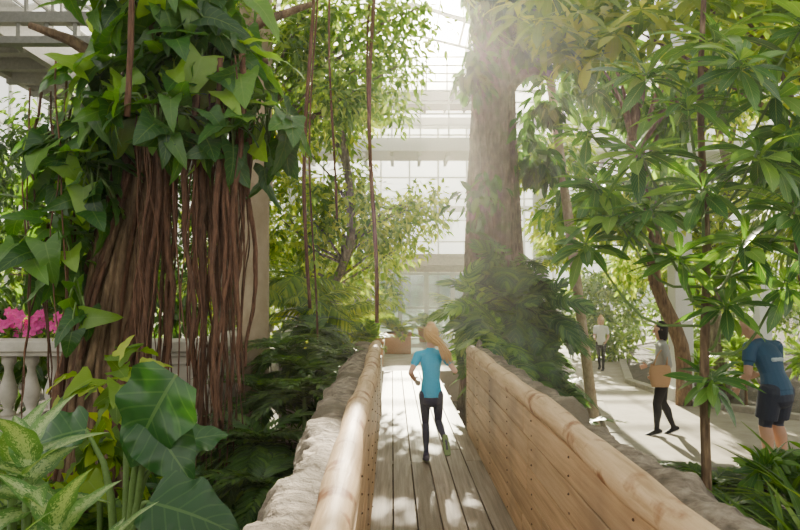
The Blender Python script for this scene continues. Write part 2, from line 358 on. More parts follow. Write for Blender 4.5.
# ------------------------------------------------------------ balustrade / planter wall on the left
bal=empty('stone_balustrade',(-3.4,6.6,-0.55))
def bchild(mb,name,mats,**k):
    o=mb.obj(name,mats,**k); o.parent=bal; o.matrix_parent_inverse=Matrix.Translation((3.4,-6.6,0.55)); return o
mb=MB()
mb.box((-6.5,6.42,0.97),(-1.9,6.82,1.08)); mb.box((-6.5,6.46,0.92),(-1.92,6.78,0.97)); mb.box((-6.5,6.48,0.18),(-3.25,6.76,0.28))
mb.box((-6.5,6.5,-0.6),(-3.25,6.74,0.18))
for k,(a,b) in enumerate(((-3.25,-2.62),(-2.6,-1.95))):
    mb.box((a,6.5,-0.6),(b,6.74,0.92)); mb.box((a-.02,6.45,-0.6),(b+.02,6.79,-0.38)); mb.box((a+.0,6.46,0.42),(b,6.78,0.47))
    for z0,z1 in ((-0.3,0.36),(0.53,0.86)):
        mb.box((a+.08,6.475,z0),(a+.11,6.5,z1));mb.box((b-.11,6.475,z0),(b-.08,6.5,z1));mb.box((a+.11,6.475,z0),(b-.11,6.5,z0+.03));mb.box((a+.11,6.475,z1-.03),(b-.11,6.5,z1))
mb.box((-2.2,6.82,0.97),(-1.9,9.4,1.08)); mb.box((-2.15,6.8,-0.6),(-1.95,9.4,0.97))
bchild(mb,'wall_and_rail',['stone'],smooth=False,bevel=0.012)
mb=MB()
for x in np.arange(-6.3,-3.3,0.24):
    mb.lathe((x,6.62,0.28),[(.07,0),(.07,.04),(.04,.06),(.05,.1),(.085,.2),(.09,.27),(.06,.38),(.04,.47),(.045,.52),(.07,.56),(.07,.64)],14)
bchild(mb,'balusters',['stone'])
mb=MB(); mb.lathe((-1.78,7.6,-0.6),[(.26,0),(.26,.3),(.21,.36),(.19,.45),(.175,3.0),(.175,3.35),(.21,3.42),(.22,3.5),(.2,3.6),(.2,8)],24); mb.obj('column',['col'])
# ------------------------------------------------------------ greenhouse shell
mb=MB(); BY=26
for x in np.arange(-14,14.1,1.2): mb.box((x-.04,BY-.06,-0.6),(x+.04,BY+.06,8.5))
for z in (-0.4,0.6,1.7,2.6,3.5,4.4,5.3,6.2,7.1,8.0): mb.box((-14,BY-.05,z-.035),(14,BY+.05,z+.035))
mb.box((-14,BY-.12,4.75),(14,BY+.1,5.0)); mb.box((-14,BY-.2,8.3),(14,BY+.2,8.7))
mb.obj('wall_back',['white'],False)
mb=MB(); mb.box((-14,BY-.01,-0.6),(14,BY+.01,8.3)); mb.obj('window_1',['glass'],False)
for nm,X in (('wall_left',-12),('wall_right',13)):
    mb=MB()
    for y in np.arange(-2,26,1.5): mb.box((X-.05,y-.05,-0.6),(X+.05,y+.05,8.5))
    for z in (-0.4,1,2.4,3.8,5.2,6.6,8.3): mb.box((X-.05,-2,z-.05),(X+.05,26,z+.05))
    mb.obj(nm,['white'],False)
mb=MB()
for y in np.arange(2,26,2.4):
    mb.tube([(-12,y,8.4),(0.5,y,12.5),(13,y,8.4)],0.09,6,smooth=1)
    mb.tube([(-12,y,8.2),(0.5,y,11.3),(13,y,8.2)],0.06,6,smooth=1)
for k in range(-12,13):
    x=0.5+k; z=12.5-abs(k)*0.33; mb.tube([(x,-2,z),(x,26,z)],0.06 if k%2==0 else .03,6,smooth=1)
mb.obj('ceiling',['white'],False)
mb=MB()
mb.box((-7.2,3,5.55),(-5.9,24,5.8)); mb.box((-7.25,3,5.45),(-7.1,24,5.95)); mb.box((-6.0,3,5.35),(-5.85,24,5.95))
mb.box((-5.85,8.6,5.35),(-3.2,8.75,5.5)); mb.box((-5.85,8.6,5.05),(-3.2,8.75,5.15)); mb.box((-7.2,12.6,5.0),(-2.8,13,5.35))
for x in np.arange(-5.8,-3.2,.4): mb.box((x,8.63,5.15),(x+.06,8.72,5.35))
for x in np.arange(-5.8,-3.0,.5): mb.box((x,8.65,5.5),(x+.03,8.7,6.5))
mb.box((-5.85,8.64,6.45),(-3.2,8.71,6.52)); mb.box((-5.85,8.65,5.95),(-3.2,8.7,5.99))
for y in np.arange(3,24,.75):
    for x in (-7.15,-5.95): mb.box((x-.02,y-.02,5.9),(x+.02,y+.02,6.95))
    mb.box((-7.2,y,5.35),(-5.9,y+.1,5.55))
for x in (-7.15,-5.95):
    for z in (6.3,6.6,6.95): mb.box((x-.02,3,z-.02),(x+.02,24,z+.02))
for y in (8,16): mb.box((-7.1,y,-.6),(-6.85,y+.25,5.4))
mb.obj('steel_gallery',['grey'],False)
def gallery(X0,X1,y,z,mat,posts):
    mb=MB(); mb.box((X0,y,z),(X1,y+1.4,z+.2)); mb.box((X0,y-.1,z-.05),(X1,y+.02,z+.28))
    for x in np.arange(X0,X1+.1,.7): mb.box((x-.02,y-.07,z+.28),(x+.02,y-.01,z+1.45)); mb.box((x-.04,y+.02,z-.15),(x+.04,y+1.4,z))
    for zz in (.6,.88,1.16,1.45): mb.box((X0,y-.07,z+zz-.02),(X1,y-.01,z+zz+.02))
    for x in posts: mb.box((x,y+.4,-.6),(x+.3,y+.7,z-.1))
    mb.obj('steel_gallery',[mat],False)
gallery(-3,11,15.2,5.0,'white',(-2.9,3.4,9))
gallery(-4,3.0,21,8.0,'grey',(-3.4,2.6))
mb=MB(); mb.box((5.3,12,-.6),(5.65,12.35,9)); mb.box((5.2,11.9,-.6),(5.75,12.45,-.3)); mb.obj('steel_column',['white'],False,bevel=0.02)
ent=MB(); EY=20
ent.box((-2.8,EY,-0.0),(-0.9,EY+.2,2.3)); ent.box((-2.9,EY-.5,2.3),(3.6,EY+.3,2.6)); ent.box((-2.95,EY-.55,2.55),(3.65,EY+.35,2.66)); ent.box((2.6,EY,0.0),(3.3,EY+.2,2.3))
ent.box((-0.9,EY,2.1),(2.6,EY+.2,2.3))
ent.obj('wall_entrance',['wall'],False,bevel=0.01)
d=MB()
for a in (-0.85,0.0,0.85,1.7):
    d.box((a,EY+.05,0),(a+.07,EY+.12,2.1)); d.box((a+.78,EY+.05,0),(a+.85,EY+.12,2.1)); 
    for z in (0.0,0.9,2.0): d.box((a+.07,EY+.05,z),(a+.78,EY+.12,z+.09))
    d.box((a+.07,EY+.08,0.09),(a+.78,EY+.09,2.0),1)
d.obj('door_1',['white','dglass'],False)
# ------------------------------------------------------------ potted plants near bridge end
def pot(name,x,y,z,r,h,leafs,n,s0,s1,mk='mid',box=False):
    mb=MB()
    if box:
        mb.box((x-r,y-r,z),(x+r,y+r,z+h)); mb.box((x-r-.02,y-r-.02,z+h-.06),(x+r+.02,y+r+.02,z+h))
    else: mb.lathe((x,y,z),[(r*.65,0),(r*.9,h*.8),(r*1.05,h*.8),(r*1.05,h),(r*.92,h),(r*.9,h*.9)],20)
    D=rng.normal(size=(n,3)); D[:,2]=abs(D[:,2])*0.8+0.5; Nn=np.tile([0,0,1.],(n,1))-D*0.3+rng.normal(size=(n,3))*.1
    P=np.array([x,y,z+h])+rng.normal(size=(n,3))*np.array([.3,.3,.15])*r; place(mb,leafs,P,D,Nn,s0,s1,1)
    mb.obj(name,['terra',mk],True,loc=(x,y,z))
pot('potted_fern',-0.42,9.4,0.57,0.15,0.28,FERN,14,0.3,0.45,'mid')
pot('potted_palm',-0.62,13.2,-0.01,0.26,0.5,FR,14,0.5,0.9,'mid',True)
pot('potted_shrub',-0.05,15.6,-0.01,0.32,0.5,FR,16,0.5,0.8,'lime',True)
pot('potted_shrub',1.9,14.2,-0.01,0.28,0.5,FR,14,0.5,0.8,'mid')
pot('potted_palm',0.75,18.6,-0.01,0.25,0.45,FR,16,0.5,0.9,'mid')
pot('potted_palm',2.2,18.4,-0.01,0.3,0.5,PF,16,0.9,1.4,'lime')
mb=MB(); mb.box((-1.75,9.0,-.6),(-0.28,9.9,.56)); mb.box((-1.75,9.9,-.6),(-0.5,12.2,.3)); mb.obj('planting_bed_edge',['stone'],False,bevel=.02)
# ------------------------------------------------------------ trees
def tree_branches(mb,base,top,r0,r1,targets,mat=0,n=9,wander=0.15):
    base=np.array(base,float);top=np.array(top,float); k=6
    pts=[base+(top-base)*i/k+np.r_[rng.normal(size=2)*wander*(0<i<k),0] for i in range(k+1)]
    mb.tube(pts,np.linspace(r0,r1,k+1),n,mat,wob=0.04)
    for t in targets:
        t=np.array(t,float); f=np.clip((t[2]-base[2])/(top[2]-base[2])*0.75,0.25,0.97); i=f*k; a=pts[int(i)]+(pts[min(k,int(i)+1)]-pts[int(i)])*(i-int(i))
        m=(a+t)/2+np.r_[0,0,0.15]+rng.normal(size=3)*0.12
        mb.tube([a,m,t],[r1*0.6,r1*0.4,r1*0.15],6,mat)
mb=MB(); by=5.5
TR=np.array([(-.6,-2.66),(.8,-2.60),(1.9,-2.44),(2.7,-2.28),(4.2,-2.30),(6.5,-2.33)])
cx=lambda z: float(np.interp(z,TR[:,0],TR[:,1]))
mb.tube([(x,by,z) for z,x in TR],[.40,.30,.22,.17,.13,.11],12,0,wob=0.06)
for i in range(44):
    a=rng.uniform(0,6.28); r=rng.uniform(.20,.30); tw=rng.uniform(-1.6,1.6); rad=rng.uniform(.014,.055); pts=[]
    for z in np.linspace(-.6,3.3,10):
        f=(z+.6)/3.9; rr=r*(1.5-0.85*f); aa=a+tw*f; pts.append((cx(z)+rr*math.cos(aa)+rng.normal()*.012,by+rr*math.sin(aa)+rng.normal()*.012,z))
    mb.tube(pts,np.linspace(rad*1.3,rad*.8,10),7,int(rng.random()<.35),wob=0.08)
for t in ((-1.2,5.6,3.7),(-3.2,5.3,3.9),(-1.9,4.9,4.2),(-2.8,6.2,4.6),(-0.9,6.2,4.5)):
    mb.tube([(-2.25,by,2.9+rng.uniform(-.3,.4)),((-2.25+t[0])/2,(by+t[1])/2,(3.1+t[2])/2+.2),t],[.08,.06,.03],7,0)
clump=[-2.06,-1.97,-1.72,-1.66,-1.57,-1.50,-1.38,-1.33]
for i in range(84):
    x=clump[i%8]+rng.normal()*.03; y=rng.uniform(4.85,5.45); zb=rng.choice([rng.uniform(-.5,.5),rng.uniform(.5,1.5)],p=[.55,.45]); zt=rng.uniform(2.7,3.6)
    if i>72: x=rng.uniform(-3.05,-2.7)
    r=rng.uniform(.005,.011) if i>18 else rng.uniform(.014,.03)
    k=10; ph=rng.uniform(0,6); am=rng.uniform(.02,.05); pts=[(x+am*math.sin(ph+j*.8)+rng.normal()*.012,y+rng.normal()*.012,zt+(zb-zt)*j/k) for j in range(k+1)]
    mb.tube(pts,np.linspace(r*1.2,r*.6,k+1),6,1,wob=0.12)
mb.obj('banyan_tree',['bark','root'])
mb=MB(); HT=[T['heart'],T['heart2']]
for c,r,k,s0,s1 in (((-2.0,5.2,4.0),(.85,.6,.45),125,.24,.38),((-1.65,5.2,3.5),(.62,.5,.42),85,.24,.38),((-1.15,5.3,3.0),(.36,.4,.36),32,.24,.36),((-2.35,5.2,3.25),(.45,.45,.45),75,.24,.38),
        ((-2.8,5.3,2.75),(.38,.4,.42),62,.22,.36),((-2.9,5.3,2.0),(.33,.4,.42),54,.22,.34),((-2.5,5.0,2.45),(.24,.2,.35),26,.2,.3),((-1.9,4.8,2.95),(.5,.2,.28),36,.22,.34),((-1.35,4.95,2.9),(.25,.2,.25),12,.22,.32),((-2.55,4.95,1.5),(.16,.15,.3),8,.2,.28)):
    d=rng.normal(size=(k,3)); d/=np.linalg.norm(d,axis=1)[:,None]; P=np.array(c)+d*np.array(r)*rng.uniform(.45,1,k)[:,None]
    D=d*.75+rng.normal(size=(k,3))*.5; D[:,2]-=.45; Nn=d*.8+np.array([0,-.3,.9])+rng.normal(size=(k,3))*.4
    place(mb,HT,P,D,Nn,s0,s1,1)
    for i in range(0,k,2): mb.tube([(c[0],c[1]+.1,c[2]-.1),(np.array(c)+P[i])/2+np.array([0,0,.12]),P[i]],.008,4,0,smooth=2)
mb.obj('philodendron_vine',['stem','phil'])
mb=MB()
for (p,d,n_,s) in (((-1.18,3.3,1.18),(-.45,-.1,-.75),(.15,-.85,.55),0.56),((-1.35,3.35,.95),(.55,-.3,-.55),(-.1,-.7,.7),0.42),((-1.2,3.0,0.62),(.95,-.15,-.12),(.0,-.6,.9),0.46),((-1.3,3.0,0.45),(.5,-.3,-.6),(0,-.8,.6),0.38),((-1.75,3.5,.85),(-.7,-.1,-.1),(0,-.7,.8),.40),((-1.3,3.5,.75),(.6,.3,.2),(0,-.7,.8),.34)):
    p=np.array(p); place(mb,[T['ear']],[p],[d],[n_],s,s*1.01,1); mb.tube([(-1.5,3.4,-.6),(-1.48+.3*(p[0]+1.45),3.42,(p[2])*.6),p],[.03,.02,.010],7,0)
mb.obj('elephant_ear_plant',['stem','ear'])
mb=MB()
for b in ((-1.45,2.45,.90),(-1.25,2.3,.68),(-1.6,2.6,.85),(-1.12,2.3,.5),(-1.4,2.2,.55)):
    n=11; a=np.arange(n)*2.4+rng.uniform(0,3); el=np.linspace(.0,1.25,n); D=np.stack([np.cos(a)*np.cos(el),np.sin(a)*np.cos(el),np.sin(el)],-1)
    Nn=np.stack([-np.cos(a)*np.sin(el)*.8,-np.sin(a)*np.sin(el)*.8-.2,np.cos(el)+.3],-1)
    place(mb,[T['dief']],np.array(b)+np.stack([0*a,0*a,np.linspace(-.15,.1,n)],-1),D,Nn,0.24,0.32,1); mb.tube([(b[0],b[1],-.6),b],[.025,.018],7,0,smooth=1)
mb.obj('dieffenbachia',['stem','pale'])
mb=MB(); cloud(mb,[T['heart']],(-2.0,4.2,.6),(.5,.4,.5),80,.12,.22,0,.3); cloud(mb,[T['heart']],(-1.75,3.9,1.0),(.3,.3,.3),30,.12,.2,0,.3)
mb.tube([(-2,4.2,-.6),(-2,4.2,.6)],.02,5,1); mb.tube([(-1.7,3.9,-.6),(-1.7,3.9,.9)],.02,5,1); mb.obj('pothos_plant',['lime','stem'])
M['pink']=plain('orchid_pink',(0.62,0.05,0.28),0.5)
mb=MB()
for i in range(72):
    b=np.array([rng.uniform(-4.7,-3.75) if i<54 else rng.uniform(-3.7,-3.2),rng.uniform(6.85,7.05),1.0]); t=b+np.array([rng.normal()*.08,rng.normal()*.05,rng.uniform(.12,.36)])
    mb.tube([b,(b+t)/2+.02,t],.006,4,0,smooth=1); k=5; a=np.arange(k)*1.2566
    D=np.stack([np.cos(a),np.full(k,-.3),np.sin(a)],-1); place(mb,[leaf(3,2,.35,'lance',.1,.1)],np.tile(t,(k,1)),D,np.tile([0,-1.,.2],(k,1)),.05,.075,1)
cloud(mb,[T['m']],(-4.2,7.1,1.05),(.9,.25,.15),220,.14,.22,2,.2); mb.obj('orchid_bed',['stem','pink','mid'])
def shrub(name,cs,tm,mk,s0,s1,per=16,stem='stem',el0=.1,el1=1.2):
    mb=MB()
    for c in cs:
        n=per; a=np.arange(n)*2.4+rng.uniform(0,6); el=rng.uniform(el0,el1,n); D=np.stack([np.cos(a)*np.cos(el),np.sin(a)*np.cos(el),np.sin(el)],-1)
        Nn=np.stack([-np.cos(a)*np.sin(el),-np.sin(a)*np.sin(el),np.cos(el)+.2],-1); place(mb,tm,np.tile(c,(n,1))+rng.normal(size=(n,3))*.03,D,Nn,s0,s1,1)
        mb.tube([(c[0],c[1],-.6),c],[.03,.02],6,0,smooth=1)
    return mb.obj(name,[stem,mk])
cs=[(-.9,8.3,.75),(-.85,7.4,.75),(-1.0,6.6,.7),(-.9,5.9,.6),(-1.15,5.2,.35),(-1.05,7.9,1.0),(-1.3,7.0,.9),(-1.35,6.2,.55),(-1.5,5.6,.2),(-1.0,4.7,.15),(-1.25,8.6,1.1)]
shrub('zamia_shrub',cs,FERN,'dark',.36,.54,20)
shrub('aralia_shrub',[(-.85,6.2,.35),(-.95,5.3,.05),(-1.3,5.0,-.1),(-.8,4.5,-.1),(-1.5,4.4,0),(-1.9,5.0,0)],WB,'blue',.26,.36,5,el0=.6,el1=1.4)
shrub('sword_fern',[(-1.1,4.0,-.3),(-1.7,3.7,-.2),(-.75,3.9,-.35),(-2.2,4.8,-.2),(-2.9,4.6,-.1),(-3.4,5.2,0.0)],FERN,'mid',.4,.6,18)
shrub('parlor_palm',[(-1.3,9.2,1.3),(-1.6,9.8,1.7),(-0.95,10.4,1.1),(-2.3,9.0,1.6)],PF,'lime',.6,.85,14,'pbark',el0=.2,el1=1.3)
def ficus(name,base,top,r0,clouds,mk,bark='barkg',s=(.09,.15),tm=None,droop=.5):
    mb=MB(); tree_branches(mb,base,top,r0,r0*.5,[np.array(c[0])+rng.normal(size=3)*.2 for c in clouds for _ in range(3)])
    for c,r,n in clouds: cloud(mb,tm or [T['s']],c,r,n,s[0],s[1],1,droop,clusters=max(6,n//45),cr=.38)
    return mb.obj(name,[bark,mk])
ficus('ficus_tree',(-.95,11.8,-.6),(-1.2,11.6,5.4),.11,[((-2.2,12,3.0),(1.1,.9,1.0),2500),((-.95,12.2,3.1),(.8,.9,.8),1700),((-.2,12.4,2.5),(.6,.8,.5),1000),((.45,13.2,3.3),(.6,.6,.5),750),((-1.7,11.6,4.9),(1.3,.9,.7),2100),((-3.3,12.2,2.4),(1,.8,1.1),1900),((-1.2,12.5,1.9),(.9,.6,.5),900)],'lime',s=(.12,.2))
ficus('ficus_tree',(-4.6,9.5,-.6),(-4.0,9.5,6),.14,[((-4.6,9.5,3.9),(1.2,1,.7),2000),((-5.8,9.0,3.1),(1.1,1,1.0),2000),((-3.0,9.8,5.5),(1.0,1,.6),1400),((-3.2,9.6,2.6),(.8,.8,.9),1300),((-5.4,9,1.8),(1.0,.7,.7),1100)],'dark',s=(.10,.17))
ficus('ficus_tree',(-2.6,8.4,-.6),(-1.6,8.2,6.2),.12,[((-1.9,8.0,4.9),(.9,.8,.7),1900),((-.8,8.3,5.0),(.75,.8,.6),1800),((-1.1,8.0,4.1),(.6,.6,.4),900),((-3.2,8.2,5.3),(.7,.8,.5),800),((-.15,8.6,4.6),(.42,.5,.6),850),((.2,8.6,5.5),(.45,.5,.25),450)],'mid',s=(.09,.16))
mb=MB(); tx,ty=1.42,9.4
mb.tube([(tx+.05,ty,-.6),(tx,ty,1.2),(tx-.02,ty,2.4),(tx+.05,ty,3.6),(tx-.02,ty,4.8),(tx+.05,ty,7.5)],[.52,.42,.30,.25,.23,.2],16,0,wob=0.04)
for i in range(20):
    a=rng.uniform(0,6.28); tw=rng.uniform(-2,2); rad=rng.uniform(.02,.07); pts=[]
    for z in np.linspace(-.6,5.6,11):
        f=(z+.6)/6.2; rr=.44*(1.2-f*.68); aa=a+tw*f; pts.append((tx+rr*math.cos(aa),ty+rr*math.sin(aa),z))
    mb.tube(pts,rad,7,0,wob=0.1)
for t in ((2.9,9.2,5.4),(2.4,9,6.2),(2.2,8.6,4.6)):
    mb.tube([(tx,ty,4.2+rng.uniform(-.5,.6)),((tx+t[0])/2,(ty+t[1])/2,(4.5+t[2])/2+.2),t],[.10,.07,.03],7,0)
for c,r,n in (((2.1,9.3,5.6),(.9,.8,.5),900),((1.5,9.0,5.8),(.5,.6,.4),480),((2.0,9.0,3.8),(.35,.4,.7),260),((1.15,8.95,4.6),(.2,.3,.5),110),((1.1,8.95,3.0),(.22,.3,.4),80)):
    cloud(mb,[T['m']],c,r,n,.18,.3,1,.8,clusters=max(5,n//30),cr=.28)
mb.obj('strangler_fig_tree',['barkg','blue'])
mb=MB()
for c,r,n,mt in (((1.35,8.3,1.15),(.5,.5,.55),62,1),((1.8,8.6,1.2),(.5,.6,.5),72,1),((1.55,8.0,.45),(.55,.5,.45),68,1),((1.95,8.6,.45),(.32,.5,.4),32,1),((1.55,8.9,1.9),(.42,.4,.3),36,1),((1.15,7.6,.9),(.22,.4,.35),28,2),((.95,8.3,1.4),(.25,.3,.35),24,2)):
    d=rng.normal(size=(n,3)); d[:,1]-=.5; d/=np.linalg.norm(d,axis=1)[:,None]; P=np.array(c)+d*np.array(r)*rng.uniform(.6,1,n)[:,None]
    D=d*.7+rng.normal(size=(n,3))*.35; D[:,2]-=.35; Nn=d*.8+np.array([0,-.2,.9])+rng.normal(size=(n,3))*.3
    place(mb,MO,P,D,Nn,.34,.54,mt)
    for i in range(0,n,2): mb.tube([(c[0],c[1]+.2,c[2]-.4),(np.array(c)+P[i])/2+np.array([0,0,.1]),P[i]],.011,4,0,smooth=2)
mb.obj('monstera_plant',['stem','blue','umb'])
mb=MB(); pts=[(2.93,9.4,-.6),(2.76,9.35,.8),(2.56,9.4,2.6),(2.34,9.4,4.4),(2.05,9.4,6.6)]
mb.tube(pts,[.09,.075,.07,.065,.06],10,0,wob=0.03); cloud(mb,PF,(2.05,9.4,6.8),(.2,.2,.2),16,1.3,1.8,1,.2); mb.obj('palm_tree',['pbark','mid'])
ficus('rubber_tree',(5.25,11.6,-.6),(3.7,10.8,6.5),.14,[((3.4,10.6,5.4),(1,.9,.7),340),((4.6,10.6,4.9),(1.1,.9,.8),400),((5.6,10.4,5.6),(1.2,1,.7),380),((4.4,10.9,3.3),(.9,.8,.6),230),((3.3,11.4,3.6),(.6,.6,.6),140)],'umb','bark',s=(.28,.42),tm=[T['m']],droop=.6)
ficus('ficus_tree',(6.6,12.6,-.6),(6.4,12.6,6),.12,[((5.2,12.8,3.2),(1.3,.9,.9),2000),((7.2,12.4,3.0),(1.3,1,1.2),2000),((6.8,12.2,5.6),(1.6,1,.8),1500),((3.6,13.4,2.9),(.9,.8,.7),1500),((8.6,12.4,4.2),(1.2,1,1.4),1400),((6.3,13,1.8),(.9,.6,.6),900),((3.2,13.6,4.5),(1.0,.8,.6),1400),((5.6,14.5,2.1),(.8,.6,.45),600)],'lime',s=(.13,.21))
mb=MB(); W3=[(2.33,5.0,3.15,.55),(2.05,5.3,2.81,.5),(2.78,4.8,2.70,.55),(1.94,5.6,2.29,.52),(1.73,5.8,2.05,.42),(2.39,5.3,1.91,.45),(2.77,5.0,2.02,.5),(2.72,5.2,1.5,.48),(3.05,5.0,3.23,.55),(3.0,4.7,2.25,.5),(2.64,5.3,.88,.4),(3.22,5.2,1.7,.42),(2.68,5.2,3.75,.55),(2.25,5.6,3.6,.5),(2.0,6.0,2.6,.42),(3.3,5.4,2.75,.55),(2.55,4.6,3.35,.45),(1.85,6.1,3.2,.42),(3.3,5.0,3.8,.5),(2.45,5.0,2.45,.5),(2.1,5.2,2.3,.42),(3.1,4.9,2.9,.5),(2.9,5.5,1.8,.42),(1.8,5.7,2.6,.42)]
mb.tube([(2.62,5.35,-.6),(2.60,5.35,.8),(2.63,5.33,2.0),(2.58,5.3,3.2),(2.62,5.25,4.4)],[.045,.04,.035,.028,.02],8,0,wob=.05)
for (x,y,z,s) in W3:
    zz=max(.5,z-.45*abs(x-2.6)-.35); mb.tube([(2.61,5.34,zz),(2.6+(x-2.6)*.5,5.34+(y-5.34)*.5,zz+.06),(x,y,z)],[.014,.013,.010],6,2)
    for k in range(2):
        D=np.array([[math.cos(k*2+x*9),math.sin(k*2+x*9),rng.normal()*.15]]); tilt=np.array([[(x-2.6)*.35+rng.normal()*.25,-.8+rng.normal()*.25,.9]])
        place(mb,WH,[(x,y,z-.06*k)],D,tilt,s*.8,s*1.0,1)
mb.obj('umbrella_tree',['bark','umb','stem'])
mb=MB(); tree_branches(mb,(4.4,6.6,-.6),(4.2,6.6,6),.09,.05,[(2.4,6.8,4.6),(3.4,6.6,4.7),(4.6,6.4,4.6),(3,7.2,5.2),(4.9,6.2,3.6),(4.2,6.2,3.4)])
for c,r,n in (((2.2,7.0,4.7),(.8,.7,.45),56),((3.8,6.6,4.6),(1,.8,.5),66),((4.8,6.2,4.2),(.7,.7,.8),50),((4.6,6.2,3.0),(.7,.7,.7),34),((3.4,7.2,5.3),(1.2,.7,.4),44)):
    d=rng.normal(size=(n,3)); P=np.array(c)+np.clip(d*.6,-1,1)*np.array(r); D=rng.normal(size=(n,3))*np.array([1,1,.2]); Nn=np.array([0,-.3,1.])+rng.normal(size=(n,3))*.35; place(mb,PALM,P,D,Nn,.3,.45,1)
mb.obj('schefflera_tree',['bark','lime'])
shrub('areca_palm',[(5.3,6.8,2.4),(5.6,7.2,2.9),(6.2,8.4,2.4)],PF,'mid',1.1,1.5,14,'pbark',el0=.1,el1=1.2)
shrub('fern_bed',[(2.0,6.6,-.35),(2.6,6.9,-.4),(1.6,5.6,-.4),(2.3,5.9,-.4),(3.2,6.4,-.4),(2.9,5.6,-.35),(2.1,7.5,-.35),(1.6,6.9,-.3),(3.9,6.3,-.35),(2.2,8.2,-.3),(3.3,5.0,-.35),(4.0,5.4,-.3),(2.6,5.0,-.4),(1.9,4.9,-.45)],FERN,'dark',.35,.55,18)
shrub('flax_plant',[(3.0,4.6,-.45),(3.4,4.9,-.4),(2.7,4.4,-.5),(3.8,5.0,-.4),(3.6,5.7,-.4)],[T['strap']],'mid',.5,.75,34,el0=.6,el1=1.5)
shrub('croton_shrub',[(4.0,6.0,.0),(4.6,6.3,.0),(3.5,6.0,-.1),(4.4,5.6,.1)],WH,'umb',.26,.34,5,'bark',el0=.7,el1=1.4)
cs=[(5.9,12.2,.0),(6.3,11.4,.1),(5.8,13.3,.1),(6.8,12.6,.3),(7.6,11.6,.3),(6.5,14.4,.2),(7.2,14,.5),(7.8,15.5,.4),(8.6,12.2,.5),(7.6,16.2,.2)]
shrub('border_shrub',cs,WB+FERN,'mid',.4,.6,9,'bark',el0=.3,el1=1.4)
cs=[(2.7,10.6,-.2),(2.9,11.6,-.2),(2.5,11.8,.1),(2.9,13,.0),(2.7,14.4,.1),(3.0,15.4,.1),(2.2,10.6,.2),(3.6,16.5,.0)]
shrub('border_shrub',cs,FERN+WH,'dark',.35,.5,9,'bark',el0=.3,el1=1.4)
mb=MB()
for x in np.arange(-13,13,1.5):
    if -1.0<x<2.6: continue
    cloud(mb,[T['s']],(x,19.6+rng.uniform(-.6,1.5),.9+rng.uniform(-.2,.8)),(1.2,.9,1.6),1100,.16,.28,int(rng.integers(0,2)),.4,clusters=16,cr=.5)
cloud(mb,[T['s']],(6.0,18.4,.4),(1.6,.4,.8),1300,.16,.26,1,.4,clusters=18,cr=.4)
mb.tube([(-13,19,-.6),(-13,19,1)],.05,5,2); mb.obj('background_hedge',['lime','mid','bark'])
mb=MB()
for x,y,z in ((-7.5,11,1.5),(-8.5,9,2.5),(-6.2,12.5,2.0),(-9,13,3.5),(-6,8.4,.8),(-5,11.5,1.0)):
    cloud(mb,[T['m']],(x,y,z),(1.3,1.0,1.5),480,.25,.4,1,.5,clusters=14,cr=.5); mb.tube([(x,y,-.6),(x+.1,y,z+1)],[.08,.05],6,0,smooth=1)
mb.obj('background_shrubbery',['bark','dark'])
for x,y,r,zb in ((-1.03,7.0,.022,1.4),(-.76,7.0,.014,2.4),(-.33,7.6,.026,1.2),(-.36,7.7,.014,2.0),(-2.05,4.6,.022,2.9),(-1.0,7.2,.012,1.0)):
    mb=MB(); ph=rng.uniform(0,6); pts=[(x+.05*math.sin(ph+z*1.3),y+.04*math.cos(z),z) for z in np.linspace(8.2,zb,16)]; mb.tube(pts,r,6,0,wob=.1); 
    if r<.02: cloud(mb,[T['s']],(x,y,zb+1),(.08,.08,1.0),40,.08,.12,1,.8)
    mb.obj('hanging_liana',['root','mid'])
